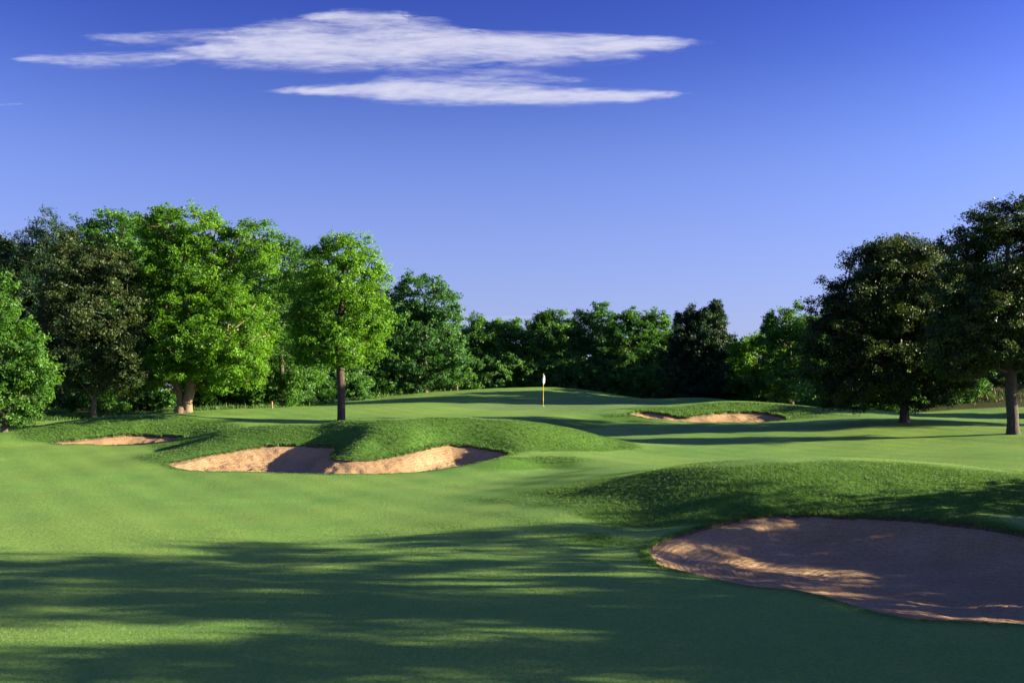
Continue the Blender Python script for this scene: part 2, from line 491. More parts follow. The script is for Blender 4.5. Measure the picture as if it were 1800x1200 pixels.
ctrl += [(22, 14, .2), (32, 30, .6), (48, 50, 1.3), (50, 80, 2.2), (-40, 20, .2), (-48, 50, 1.0), (-55, 80, 1.7), (0, 115, 2.0), (-45, 112, 2.0),
         (45, 112, 2.2), (0, 0, 0), (-15, 0, 0), (15, 0, 0), (0, -20, 0), (40, -5, 0.1), (-40, -5, 0)]
ctrl = np.array(ctrl)


def tps_kernel(d2):
    return 0.5 * d2 * np.log(d2 + 1e-9)


def tps_fit(P, lam=0.02):
    n = len(P); X = P[:, :2]
    K = tps_kernel(((X[:, None] - X[None]) ** 2).sum(-1)) + lam * np.eye(n)
    A = np.zeros((n + 3, n + 3)); A[:n, :n] = K
    A[:n, n] = 1; A[:n, n + 1:] = X; A[n, :n] = 1; A[n + 1:, :n] = X.T
    b = np.zeros(n + 3); b[:n] = P[:, 2]
    return np.linalg.solve(A, b)


WT = tps_fit(ctrl)


def smooth01(t):
    t = np.clip(t, 0, 1)
    return t * t * (3 - 2 * t)


def terrain(X, Y):
    X = np.asarray(X, float); Y = np.asarray(Y, float)
    shp = X.shape; x = X.ravel(); y = Y.ravel()
    z = np.empty_like(x)
    n = len(ctrl)
    for i in range(0, len(x), 40000):
        a = x[i:i + 40000]; b = y[i:i + 40000]
        d2 = (a[:, None] - ctrl[None, :, 0]) ** 2 + (b[:, None] - ctrl[None, :, 1]) ** 2
        z[i:i + 40000] = tps_kernel(d2) @ WT[:n] + WT[n] + WT[n + 1] * a + WT[n + 2] * b
    rr = np.hypot(x, y - 45)
    far = smooth01((rr - 75) / 50.0)
    z = z * (1 - far) + 1.5 * far
    # slight unevenness of real ground
    z = z + 0.018 * np.sin(x * 1.1 + 0.4 * y) * np.sin(y * 0.9 - 0.3 * x) + 0.010 * np.sin(x * 2.7 + 1.3) * np.sin(y * 2.3 + x)
    return z.reshape(shp)


def tz(x, y):
    return float(terrain(np.array([x]), np.array([y]))[0])


def in_poly(x, y, poly):
    ins = np.zeros(x.shape, bool)
    px, py = poly[:, 0], poly[:, 1]
    j = len(poly) - 1
    for i in range(len(poly)):
        c = ((py[i] > y) != (py[j] > y))
        with np.errstate(divide='ignore', invalid='ignore'):
            xi = (px[j] - px[i]) * (y - py[i]) / (py[j] - py[i]) + px[i]
        ins ^= c & (x < xi)
        j = i
    return ins


def edge_near(x, y, poly):
    """distance and nearest point on a closed polyline"""
    a = poly; b = np.roll(poly, -1, axis=0)
    best = np.full(x.shape, 1e9); bx = np.zeros_like(x); by = np.zeros_like(y)
    for i in range(len(a)):
        ex, ey = b[i] - a[i]; L = ex * ex + ey * ey + 1e-12
        t = np.clip(((x - a[i, 0]) * ex + (y - a[i, 1]) * ey) / L, 0, 1)
        qx = a[i, 0] + t * ex; qy = a[i, 1] + t * ey
        d = (x - qx) ** 2 + (y - qy) ** 2
        k = d < best
        best[k] = d[k]; bx[k] = qx[k]; by[k] = qy[k]
    return np.sqrt(best), bx, by


def lip_noise(x, y):
    return 0.5 + 0.5 * np.sin(x * 3.1 + 1.7 * y) * np.sin(y * 4.3 - 2.1 * x)


# ------------------------------------------------------------------ ground sheet
th_f = np.radians(np.linspace(-36, 36, 760))
th_c1 = np.radians(np.linspace(-180, -37, 60)); th_c2 = np.radians(np.linspace(37, 180, 60))[:-1]
TH = np.concatenate([th_c1, th_f, th_c2])
R_ = [1.5]
while R_[-1] < 118:
    R_.append(R_[-1] * (1.0042 if R_[-1] > 9 else 1.03))
while R_[-1] < 4000:
    R_.append(R_[-1] * 1.12)
R_ = np.array(R_)
GX = R_[:, None] * np.sin(TH)[None]; GY = R_[:, None] * np.cos(TH)[None]
nr, nt = GX.shape
inside = np.zeros(GX.shape, bool)
for c in CURVES:
    m_ = (GX > c[:, 0].min() - 1) & (GX < c[:, 0].max() + 1) & (GY > c[:, 1].min() - 1) & (GY < c[:, 1].max() + 1)
    inside[m_] |= in_poly(GX[m_], GY[m_], c)
outn = ~inside
# inside vertices touching an outside one are pulled onto the outline
nb = np.zeros_like(inside)
for di in (-1, 0, 1):
    for dj in (-1, 0, 1):
        nb |= np.roll(np.roll(outn, di, 0), dj, 1)
snap = inside & nb
sx, sy = GX[snap], GY[snap]
bd = np.full(sx.shape, 1e9); nx, ny = sx.copy(), sy.copy()
for c in CURVES:
    d_, qx, qy = edge_near(sx, sy, c)
    k = d_ < bd
    bd[k] = d_[k]; nx[k] = qx[k]; ny[k] = qy[k]
GX[snap] = nx; GY[snap] = ny
GZ = terrain(GX, GY)
# height-of-cut and putting surface masks (they follow the ground, in plan)
e = 0.25
sl = np.hypot((terrain(GX + e, GY) - terrain(GX - e, GY)) / (2 * e), (terrain(GX, GY + e) - terrain(GX, GY - e)) / (2 * e))
rough_a = smooth01((sl - 0.08) / 0.10) * (np.hypot(GX, GY) < 75)
bd_all = np.full(GX.shape, 1e9)
for c in CURVES:
    m_ = (GX > c[:, 0].min() - 2) & (GX < c[:, 0].max() + 2) & (GY > c[:, 1].min() - 2) & (GY < c[:, 1].max() + 2)
    d_, _, _ = edge_near(GX[m_], GY[m_], c)
    bd_all[m_] = np.minimum(bd_all[m_], d_)
GREEN = closed_curve([D(795, 713, 67), D(850, 709, 69.5), D(950, 706.5, 72), D(1080, 706, 72.5), D(1190, 709, 71), D(1160, 714, 66.5), D(1060, 719, 64),
                      D(950, 719.5, 63.8), D(850, 718.5, 64.3)])
gm = (np.abs(GX) < 20) & (GY > 55) & (GY < 80)
green_a = np.zeros_like(GX)
ge, _, _ = edge_near(GX[gm], GY[gm], GREEN)
green_a[gm] = np.where(in_poly(GX[gm], GY[gm], GREEN), smooth01(ge / 0.25 + 0.5), smooth01(0.5 - ge / 0.25))
WOOD_LINE = np.array([D(-400, 740, 56)[:2], D(0, 738, 58)[:2], D(165, 735, 61)[:2], D(325, 722, 64)[:2], D(480, 716, 66)[:2], D(600, 707, 77)[:2],
                      D(740, 690, 83)[:2], D(900, 680, 88)[:2], D(1100, 695, 87)[:2], D(1250, 700, 82)[:2], D(1400, 712, 68)[:2], D(1600, 716, 66)[:2],
                      D(1750, 712, 66)[:2], D(2000, 720, 62)[:2], D(2500, 720, 60)[:2]])


def wood_depth(x, y):
    """metres beyond the front edge of the woods, measured away from the camera"""
    a = x / np.maximum(y, 1.0)
    la = WOOD_LINE[:, 0] / WOOD_LINE[:, 1]
    ly = np.interp(a, la, WOOD_LINE[:, 1])
    return np.where(y > 5, y - ly, -50)


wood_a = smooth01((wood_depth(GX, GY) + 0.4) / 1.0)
idx = np.arange(nr * nt).reshape(nr, nt)
jn = np.roll(np.arange(nt), -1)
a0 = idx[:-1, :]; a1 = idx[1:, :]
quads = np.stack([a0, a0[:, jn], a1[:, jn], a1], -1)
keep = outn.ravel()[quads].any(-1)
keepq = quads[keep]
V3 = np.stack([GX, GY, GZ], -1).reshape(-1, 3)
used = np.zeros(nr * nt, bool); used[keepq.ravel()] = True
remap = np.cumsum(used) - 1
gnd = mesh_np('ground', V3[used], remap[keepq], 4, M['turf'],
              attrs={'rough': np.maximum(rough_a, smooth01(1 - bd_all / 0.5) * 0.8).ravel()[used], 'green': green_a.ravel()[used],
                     'wood': wood_a.ravel()[used]}, smooth=True)
gnd.data.flip_normals()
tag(gnd, kind='structure')
C0 = V3[0::1][idx[0]]
cap = mesh_np('ground_patch', np.vstack([[0, 0, tz(0, 0)], C0]), np.array([[0, i + 1, (i + 1) % nt + 1] for i in range(nt)]), 3, M['turf'], smooth=True)
tag(cap, kind='structure')

# ------------------------------------------------------------------ bunkers: sand sheet + cut turf edge, each its own object
bunk_info = [
    ('large raked sand bunker with a curved lip beneath the big grassy mound, mostly in shade', 0.05, 0.07),
    ('long sand bunker with two bays split by a grassy nose, under the middle mound', 0.10, 0.06),
    ('narrow crescent of sand under the low mound near the trees, smallest and farthest left', 0.14, 0.09),
    ('sand bunker cut into the low bank just beside the flag green', 0.16, 0.10),
]
fb = np.random.default_rng(3)
for (lab, sp, lipd), c, dish in zip(bunk_info, CURVES, (.12, .24, .16, .16)):
    root = empty('sand_bunker', (c[:, 0].mean(), c[:, 1].mean(), tz(c[:, 0].mean(), c[:, 1].mean()) - 0.3), lab, 'bunker', 'sand bunkers')
    ox, oy, oz = root.location
    stp = 0.045 if lipd == 0.07 and sp == 0.05 else 0.07 if sp < 0.12 else 0.10
    xs = np.arange(c[:, 0].min() - 0.3, c[:, 0].max() + 0.3, stp); ys = np.arange(c[:, 1].min() - 0.3, c[:, 1].max() + 0.3, stp)
    X, Y = np.meshgrid(xs, ys)
    dist, _, _ = edge_near(X.ravel(), Y.ravel(), c)
    dist = dist.reshape(X.shape)
    ins = in_poly(X, Y, c)
    sd = np.where(ins, dist, -dist)
    ok = sd > -0.16
    zz = terrain(X, Y)
    # lip: the sand lies a hand's breadth under the turf edge and dishes towards the middle
    zs = zz - lipd * (0.7 + 0.5 * lip_noise(X, Y)) - dish * smooth01(sd / 1.0)
    # trampled, lumpy sand: smooth random field at two scales
    lump = 0
    for sc_, am in ((1.3, 0.020), (3.3, 0.010 if sp < .06 else .018), (8.0, 0.005 if sp < .06 else .018), (17.0, 0.004 if sp < .06 else .010)):
        f1 = fb.uniform(-1, 1, (6, 2)); f1 /= np.linalg.norm(f1, axis=1)[:, None]; ph = fb.uniform(0, 6.28, 6)
        g_ = sum(np.sin((X * f[0] + Y * f[1]) * sc_ * fb.uniform(.8, 1.3) * 2 + p) for f, p in zip(f1, ph))
        lump = lump + am * g_ / 2.4
    zs = zs + lump * smooth01(sd / 0.3)
    # drag lines of the rake: run round the bunker, following its outline
    wob = 0.12 * np.sin(X * 0.9 + Y * 0.5) + 0.08 * np.sin(Y * 1.7 - X * 0.6)
    zs = zs + (0.005 if sp == 0.05 else 0.007) * np.sin((sd + wob) * (2 * math.pi / (0.16 if sp == 0.05 else 0.3))) * smooth01((sd - 0.1) / 0.3)
    ii = np.arange(X.size).reshape(X.shape)
    q = np.stack([ii[:-1, :-1], ii[:-1, 1:], ii[1:, 1:], ii[1:, :-1]], -1)
    qk = ok.ravel()[q].all(-1)
    q = q[qk]
    us = np.zeros(X.size, bool); us[q.ravel()] = True
    rm = np.cumsum(us) - 1
    vv = np.stack([X - ox, Y - oy, zs - oz], -1).reshape(-1, 3)[us]
    mesh_np('sand', vv, rm[q], 4, M['sand'], root, attrs={'edge': sd.ravel()[us]}, smooth=True)
    # cut edge of the turf
    nC = len(c)
    zt = terrain(c[:, 0], c[:, 1])
    nrm = np.roll(c, -1, 0) - np.roll(c, 1, 0); nrm = np.stack([nrm[:, 1], -nrm[:, 0]], -1); nrm /= np.linalg.norm(nrm, axis=1)[:, None] + 1e-9
    area = 0.5 * np.sum(c[:, 0] * np.roll(c[:, 1], -1) - np.roll(c[:, 0], -1) * c[:, 1])
    if area < 0:
        nrm = -nrm          # outward
    top = np.stack([c[:, 0] - ox, c[:, 1] - oy, zt + 0.004 - oz], -1)
    bot = np.stack([c[:, 0] + nrm[:, 0] * 0.05 - ox, c[:, 1] + nrm[:, 1] * 0.05 - oy, zt - 0.42 - oz], -1)
    k = np.arange(nC)
    mesh_np('turf_edge', np.vstack([top, bot]), np.stack([k, (k + 1) % nC, (k + 1) % nC + nC, k + nC], -1), 4, M['soil'], root, smooth=True)


# ------------------------------------------------------------------ grass blades (longer grass on the mound faces, fringe at the lips)
def blades(name, X, Y, hgt, wid, mat, seed, label=None, group=None, lean=0.35, var=None, nb_=4):
    r = np.random.default_rng(seed)
    n = len(X)
    z = terrain(X, Y)
    bx = np.repeat(X, nb_) + r.normal(0, 0.018, n * nb_); by = np.repeat(Y, nb_) + r.normal(0, 0.018, n * nb_)
    bz = np.repeat(z, nb_) - 0.006
    h = np.repeat(hgt, nb_) * r.uniform(0.6, 1.25, n * nb_)
    wd = np.repeat(wid, nb_) * r.uniform(0.7, 1.3, n * nb_)
    an = r.uniform(0, 2 * math.pi, n * nb_)
    la = r.uniform(0, 2 * math.pi, n * nb_); lm = h * r.uniform(0.1, 1.0, n * nb_) * lean * 2
    cx, cy = np.cos(an) * wd / 2, np.sin(an) * wd / 2
    v = np.zeros((n * nb_, 3, 3))
    v[:, 0] = np.stack([bx - cx, by - cy, bz], -1)
    v[:, 1] = np.stack([bx + cx, by + cy, bz], -1)
    v[:, 2] = np.stack([bx + np.cos(la) * lm, by + np.sin(la) * lm, bz + h], -1)
    vr = np.repeat(np.clip(r.beta(2, 2.5, n * nb_) if var is None else np.repeat(var, nb_) + r.normal(0, .15, n * nb_), 0, 1), 3)
    o = mesh_np(name, v.reshape(-1, 3), np.arange(n * nb_ * 3), 3, mat, attrs={'var': vr})
    tag(o, kind='stuff')
    if label: o['label'] = label
    return o


def slope_at(X, Y):
    return np.hypot((terrain(X + e, Y) - terrain(X - e, Y)) / (2 * e), (terrain(X, Y + e) - terrain(X, Y - e)) / (2 * e))


def in_any(X, Y):
    m = np.zeros(X.shape, bool)
    for c in CURVES:
        m |= in_poly(X, Y, c)
    return m


rr = np.random.default_rng(21)
XS, YS, HS, WS = [], [], [], []
for (x0, x1, y0, y1, den, hh, ww) in ((-5, 15, 17.5, 27, 1300, .033, .010), (-17, 7, 36.0, 46, 330, .038, .018), (-28, -10, 45.5, 54, 170, .050, .028),
                                      (5, 26, 56.5, 64, 130, .055, .03)):
    n = int((x1 - x0) * (y1 - y0) * den)
    X = rr.uniform(x0, x1, n); Y = rr.uniform(y0, y1, n)
    s_ = slope_at(X, Y)
    p = smooth01((s_ - 0.08) / 0.12)
    k = (rr.uniform(0, 1, n) < p) & ~in_any(X, Y)
    X, Y = X[k], Y[k]
    XS.append(X); YS.append(Y); HS.append(np.full(len(X), hh) * (0.45 + 0.55 * p[k])); WS.append(np.full(len(X), ww))
for c, hh, ww, den in zip(CURVES, (.06, .09, .12, .12), (.011, .022, .034, .04), (160, 90, 60, 60)):
    seg = np.roll(c, -1, 0) - c; L = np.linalg.norm(seg, axis=1)
    n = int(L.sum() * den); pr = L / L.sum()
    i_ = rr.choice(len(c), n, p=pr); t_ = rr.uniform(0, 1, n)
    pt = c[i_] + seg[i_] * t_[:, None]
    nn = np.stack([seg[i_][:, 1], -seg[i_][:, 0]], -1) / L[i_][:, None]
    area = 0.5 * np.sum(c[:, 0] * np.roll(c[:, 1], -1) - np.roll(c[:, 0], -1) * c[:, 1])
    if area < 0: nn = -nn
    off = np.abs(rr.normal(0, 0.09, n)) - 0.015
    pt = pt + nn * off[:, None]
    # shorter fringe on the mown near side
    cy_ = c[:, 1].mean()
    farside = smooth01((pt[:, 1] - cy_) / 1.0 + 0.5)
    XS.append(pt[:, 0]); YS.append(pt[:, 1]); HS.append(hh * (0.3 + 0.7 * farside)); WS.append(np.full(n, ww))
X = np.concatenate(XS); Y = np.concatenate(YS)
cl = 0.5 + 0.25 * np.sin(X * 5 + 2 * np.sin(Y * 4)) + 0.2 * np.sin(Y * 9 + X * 3)
jx = X + 0.05 * np.sin(Y * 9) + 0.03 * np.sin(Y * 31); jy = Y + 0.06 * np.sin(X * 8) + 0.03 * np.sin(X * 27)
c1 = 0.5 + 0.5 * np.sin(jx * 34 + 1.5 * np.sin(jy * 6)) * np.sin(jy * 29 + 1.5 * np.sin(jx * 5)); c2 = 0.5 + 0.5 * np.sin(jx * 11 + 2 * jy) * np.sin(jy * 13 - jx)
near_ = np.clip((30 - Y) / 4, 0, 1)
clh = 0.45 + 0.55 * (c1 * near_ + c2 * (1 - near_)) + 0.45 * c2
cl = np.clip(cl * 0.35 + 0.45 * (c1 * near_ + (1 - near_) * c2) + 0.15, 0, 1)
blades('rough_grass', X, Y, np.concatenate(HS) * clh, np.concatenate(WS), M['rough_blades'], 5,
       'longer rough grass on the mound faces and round the bunker lips', var=cl)

# mown turf near the camera: short blades
XS, YS, HS, WS = [], [], [], []
for (y0, y1, den, hh, ww) in ((8.5, 12, 1500, .017, .006), (12, 16, 900, .018, .007), (16, 22, 420, .019, .009)):
    n = int((y1 - y0) * 2 * y1 * .56 * den)
    Y = rr.uniform(y0, y1, n); X = rr.uniform(-1, 1, n) * y1 * .56
    k = ~in_any(X, Y) & (slope_at(X, Y) < .16)
    XS.append(X[k]); YS.append(Y[k]); HS.append(np.full(k.sum(), hh)); WS.append(np.full(k.sum(), ww))
blades('mown_grass', np.concatenate(XS), np.concatenate(YS), np.concatenate(HS), np.concatenate(WS), M['mown_blades'], 9,
       'short mown grass of the near fairway', lean=.6, nb_=3)


# ------------------------------------------------------------------ trees
def rand_in_ball(r, n):
    v = r.normal(size=(n, 3)); v /= np.linalg.norm(v, axis=1)[:, None]
    return v


def crown_clumps(lobes, r, spacing, shell=0.55):
    """lobes (m, 6): centre xyz and radii; returns clump centres spread through the outer volume"""
    pts, outs = [], []
    for i, L in enumerate(lobes):
        c, rad = L[:3], L[3:]
        a, b, d = rad
        area = 4 * math.pi * (((a * b) ** 1.6 + (a * d) ** 1.6 + (b * d) ** 1.6) / 3) ** (1 / 1.6)
        n = int(area / spacing ** 2 * 1.35) + 3
        v = rand_in_ball(r, n)
        rr_ = r.uniform(shell, 1.03, n) ** 0.7
        # uneven outline: push and pull by direction
        wob = 1 + 0.12 * np.sin(v[:, 0] * 5 + i) * np.sin(v[:, 2] * 6 + 2 * i) + r.normal(0, 0.06, n)
        P = c + v * rad * (rr_ * wob)[:, None]
        f_ = (np.sin(P[:, 0] * 3.1 + P[:, 1] * 1.3 + i) + np.sin(P[:, 2] * 4.3 - P[:, 0] * 1.1 + 2 * i) + np.sin(P[:, 1] * 2.9 + P[:, 2] * 2.1 + i * i)) / 3
        P = P + v * ((f_ * 0.55 + (r.uniform(0, 1, n) < 0.07) * r.uniform(0.3, 0.75, n)) * np.minimum(1.0, min(a, d) / 1.3))[:, None]
        keep = f_ > -0.38
        for j, L2 in enumerate(lobes):
            if j == i: continue
            q = (((P - L2[:3]) / L2[3:]) ** 2).sum(1)
            keep &= ~((q < 0.45) & (r.uniform(0, 1, n) < 0.85))
        pts.append(P[keep]); outs.append(v[keep])
    return np.vstack(pts), np.vstack(outs)


def leaf_mesh(name, P, O, r, cr, per, size, mat, parent, flat=0.6, up=0.5, droop=0.25, aspect=0.5, cvar=0.28, upright=0.0):
    n = len(P); N = n * per
    # small sub-sprays inside a clump so that it reads as twigs of leaves, not a puff
    ns = max(2, per // 9)
    sv = rand_in_ball(r, n * ns) * r.uniform(0.35, 1.0, (n * ns, 1))
    sv[:, 2] *= flat
    ctr = np.repeat(P, ns, 0) + (sv + np.repeat(O, ns, 0) * 0.25) * cr * r.uniform(0.7, 1.3, (n * ns, 1))
    pick = (np.repeat(np.arange(n), per) * ns + r.integers(0, ns, N))
    lv = r.normal(size=(N, 3)) * np.array([1, 1, 0.65 + upright])
    pos = ctr[pick] + lv * cr * 0.24
    out_ = np.repeat(O, per, 0)
    nm = out_ * 0.45 + np.array([0, 0, up]) + r.normal(size=(N, 3)) * 0.6
    nm /= np.linalg.norm(nm, axis=1)[:, None]
    dr = r.normal(size=(N, 3)) + out_ * 0.6 + np.array([0, 0, -droop + upright * 2])
    dr -= nm * (dr * nm).sum(1)[:, None]
    dr /= np.linalg.norm(dr, axis=1)[:, None] + 1e-9
    sd = np.cross(nm, dr)
    s = size * r.uniform(0.6, 1.35, N)[:, None]
    v = np.empty((N, 4, 3))
    v[:, 0] = pos - dr * s * 0.5
    v[:, 1] = pos + sd * s * aspect * 0.5 + nm * s * 0.12 - dr * s * 0.05
    v[:, 2] = pos + dr * s * 0.5 - nm * s * 0.10
    v[:, 3] = pos - sd * s * aspect * 0.5 + nm * s * 0.12 - dr * s * 0.05
    va = np.clip(0.45 + np.repeat(r.normal(0, cvar, n), per) + r.normal(0, 0.16, N), 0, 1)
    return mesh_np(name, v.reshape(-1, 3), np.arange(N * 4), 4, mat, parent, attrs={'var': np.repeat(va, 4)})


def tube_net(edges, sides_of):
    """edges: list of (p0, r0, p1, r1); returns verts, faces of tapered tubes"""
    V, Fc = [], []
    base = 0
    for p0, r0, p1, r1 in edges:
        k = sides_of(r0)
        d = p1 - p0; L = np.linalg.norm(d)
        if L < 1e-5: continue
        d = d / L
        u = np.cross(d, [0.3, 0.9, 0.1]); u /= np.linalg.norm(u) + 1e-9
        w_ = np.cross(d, u)
        an = np.arange(k) * 2 * math.pi / k
        ring = np.cos(an)[:, None] * u + np.sin(an)[:, None] * w_
        V.append(p0 - d * r0 * 0.3 + ring * r0); V.append(p1 + d * r1 * 0.3 + ring * r1)
        j = np.arange(k)
        Fc.append(np.stack([base + j, base + (j + 1) % k, base + k + (j + 1) % k, base + k + j], -1))
        base += 2 * k
    return np.vstack(V), np.vstack(Fc)


def skeleton(P, stems, r, tip=0.012, expo=2.2, maxn=160, base_r=None):
    """stems: list of polylines (each a list of points) forming trunk and forks; limbs grow from them to the clumps"""
    nodes, par = [], []
    for s_ in stems:
        prev = -1
        s_ = [np.array(p, float) for p in s_]
        if nodes:
            dd = [np.linalg.norm(n_ - s_[0]) for n_ in nodes]
            prev = int(np.argmin(dd)); s_ = s_[1:]
        for p in s_:
            nodes.append(p); par.append(prev); prev = len(nodes) - 1
    nstem = len(nodes)
    depth = [0.0] * len(nodes)
    for i in range(len(nodes)):
        if par[i] >= 0: depth[i] = depth[par[i]] + np.linalg.norm(nodes[i] - nodes[par[i]])
    # clumps nearest the stems first
    sel = P if len(P) <= maxn else P[r.choice(len(P), maxn, replace=False)]
    st = np.array(nodes)
    lo = st[-1][2] if len(st) < 3 else st[1][2]
    dist0 = np.min(np.linalg.norm(sel[:, None] - st[None], axis=2), axis=1)
    for i in np.argsort(dist0):
        p = sel[i]
        A = np.array(nodes)
        cost = np.linalg.norm(A - p, axis=1) + 0.25 * np.array(depth) + 2.5 * np.maximum(0, A[:, 2] - p[2]) 
        cost[0] += 99
        b = int(np.argmin(cost))
        q0 = A[b]; L = np.linalg.norm(p - q0)
        k = max(1, int(L / 0.7))
        prev = b
        for j in range(1, k + 1):
            s = j / k
            q = q0 + (p - q0) * s + (0 if j == k else r.normal(0, 0.06 * L / k + 0.03, 3)) + np.array([0, 0, 0.12 * L * math.sin(math.pi * s) * 0.5])
            nodes.append(q); par.append(prev); depth.append(depth[prev] + np.linalg.norm(q - nodes[prev])); prev = len(nodes) - 1
    n = len(nodes)
    kids = [0] * n
    for p_ in par:
        if p_ >= 0: kids[p_] += 1
    acc_ = [0.0] * n
    for i in range(n - 1, -1, -1):
        if kids[i] == 0: acc_[i] = tip ** expo
    order = sorted(range(n), key=lambda i: -depth[i])
    for i in order:
        if par[i] >= 0: acc_[par[i]] += acc_[i]
    rad = np.array(acc_) ** (1 / expo)
    if base_r:
        rad = np.minimum(rad * base_r / rad[0], base_r * 1.0)
    edges = []
    for i in range(n):
        if par[i] >= 0:
            r0 = rad[par[i]] if kids[par[i]] == 1 or par[i] < nstem and i < nstem else min(rad[par[i]], rad[i] * 1.35)
            edges.append((nodes[par[i]], r0, nodes[i], rad[i]))
    return edges


def add_trunk(name, edges, base_r, mat, parent, flare=1.0):
    edges = list(edges)
    # root flare at the foot
    p0, r0, p1, r1 = edges[0]
    q = p0 + (p1 - p0) * min(0.5, 0.35 / max(0.35, np.linalg.norm(p1 - p0)))
    edges[0] = (q, r0, p1, r1)
    edges.append((p0 - np.array([0, 0, 0.15]), r0 * (1.0 + 0.55 * flare), q, r0))
    V, Fc = tube_net(edges, lambda a: 12 if a > 0.1 else 6 if a > 0.03 else 4)
    return mesh_np(name, V, Fc, 4, mat, parent, smooth=True)


def px_lobes(lobes, d, base):
    """lobes seen in the photograph (px, py, half width, half height[, depth offset m[, depth radius m]]) as ellipsoids in metres"""
    res = []
    for L in lobes:
        px, py, hw, hh = L[:4]
        dd = L[4] if len(L) > 4 else 0.0
        c = np.array(D(px, py, d + dd)) - np.array(base)
        rx = hw * d / F; rz = hh * d / F
        ry = L[5] if len(L) > 5 else (rx + rz) / 2
        res.append([*c, rx, ry, rz])
    return np.array(res)


def tree(name, label, cat, base_px, lobes, leafmat, barkmat, stems=None, spacing=0.62, cr=0.5, per=80, size=0.15, trunk_r=0.16, seed=1,
         group='trees around the golf hole', upright=0.0, up=0.5, droop=0.25, aspect=0.5, shell=0.5, maxn=150, cvar=0.26, flat=0.6, flare=1.0, local=None):
    r = np.random.default_rng(seed)
    bx, by, bz = base_px
    base = (bx, by, tz(bx, by))
    root = empty(name, base, label, cat, group)
    d = by
    L = np.array(local, float) if local else px_lobes(lobes, d, base)
    P, O = crown_clumps(L, r, spacing, shell)
    lowest = 0.25
    k = P[:, 2] > lowest
    P, O = P[k], O[k]
    if stems is None:
        top = L[:, 2].max()
        cx = (L[:, 0] * L[:, 3]).sum() / L[:, 3].sum()
        h1 = max(0.6, (L[:, 2] - L[:, 5]).min())
        stems = [[(0, 0, 0), (0.03, 0, h1 * 0.6), (0.0, 0, h1 + 0.2), (cx * 0.4, 0.1, h1 + (top - h1) * 0.45), (cx * 0.8, 0, h1 + (top - h1) * 0.85)]]
    else:
        stems = [[tuple(np.array(D(p[0], p[1], d + (p[2] if len(p) > 2 else 0))) - np.array(base)) for p in s_] for s_ in stems]
        stems[0][0] = (stems[0][0][0], 0, 0)
    ed = skeleton(P, stems, r, maxn=maxn, base_r=trunk_r)
    add_trunk('trunk', ed, trunk_r, barkmat, root, flare)
    leaf_mesh('crown', P, O, r, cr, per, size, leafmat, root, flat=flat, up=up, droop=droop, aspect=aspect, upright=upright, cvar=cvar)
    return root


def at(px, py, d):
    x, y, z = D(px, py, d)
    return (x, y, z)


def copy_tree(src, loc, rz, s, label, sz=None):
    c = src.copy()
    col.objects.link(c)
    c.location = loc; c.rotation_euler = (0, 0, rz); c.scale = (s, s, sz if sz else s)
    c['label'] = label
    for ch in list(src.children):
        k = ch.copy(); col.objects.link(k); k.parent = c
    return c


# --- left group
tree('broadleaf_tree', 'bright green leafy tree at the left edge, standing forward of the dark wood', 'tree', at(8, 748, 50),
     [(-10, 640, 60, 75), (-40, 560, 50, 60), (30, 600, 36, 36, -.5), (55, 640, 30, 40), (10, 700, 50, 42), (15, 728, 34, 16), (-60, 690, 70, 50), (5, 525, 20, 28), (62, 655, 24, 30),
      (-90, 600, 60, 90)], M['leaf_mid'], M['bark_grey'], trunk_r=.14, seed=2, per=75, size=.15, spacing=.55, cr=.42)
tree('cedar_tree', 'tall dark evergreen with a pointed top, behind the olive brown tree', 'tree', at(75, 735, 74),
     [(85, 400, 16, 30), (80, 430, 38, 30), (70, 470, 60, 45), (75, 540, 75, 80), (70, 640, 85, 90), (55, 425, 22, 16), (118, 428, 22, 14)],
     M['leaf_cedar'], M['bark_grey'], trunk_r=.22, seed=3, per=80, size=.22, spacing=.95, cr=.6, up=.3, droop=0, aspect=.3, upright=.25)
tree('dark_tree', 'dark spreading tree at the far left, behind the bright edge tree', 'tree', at(-20, 738, 76),
     [(-10, 470, 55, 45), (-60, 500, 60, 70), (20, 500, 45, 50), (-20, 600, 90, 100), (15, 440, 22, 14), (-70, 660, 90, 60)],
     M['leaf_dark'], M['bark_grey'], trunk_r=.24, seed=4, per=75, size=.24, spacing=1.0, cr=.65)
tree('olive_tree', 'olive brown leafed tree with a dark slim trunk, left of the forked pale trunk', 'tree', at(164, 737, 60.5),
     [(150, 470, 60, 50), (115, 500, 42, 50), (195, 480, 45, 45), (170, 550, 80, 60), (110, 570, 40, 50), (215, 600, 55, 50), (140, 620, 70, 50), (225, 650, 40, 40, -.5),
      (165, 660, 60, 30)], M['leaf_olive'], M['bark_grey'],
     stems=[[(164, 737), (166, 700), (165, 650), (160, 580), (155, 500)]], trunk_r=.15, seed=5, per=105, size=.15, spacing=.62, cr=.5)
tree('broadleaf_tree', 'mid green rounded treetop showing between the dark evergreen and the big forked tree', 'tree', at(215, 732, 78),
     [(200, 400, 50, 26), (165, 405, 32, 22), (235, 400, 30, 20), (200, 450, 70, 50), (240, 520, 70, 80), (200, 640, 80, 80)],
     M['leaf_mid'], M['bark_grey'], trunk_r=.24, seed=6, per=75, size=.22, spacing=.95, cr=.6)
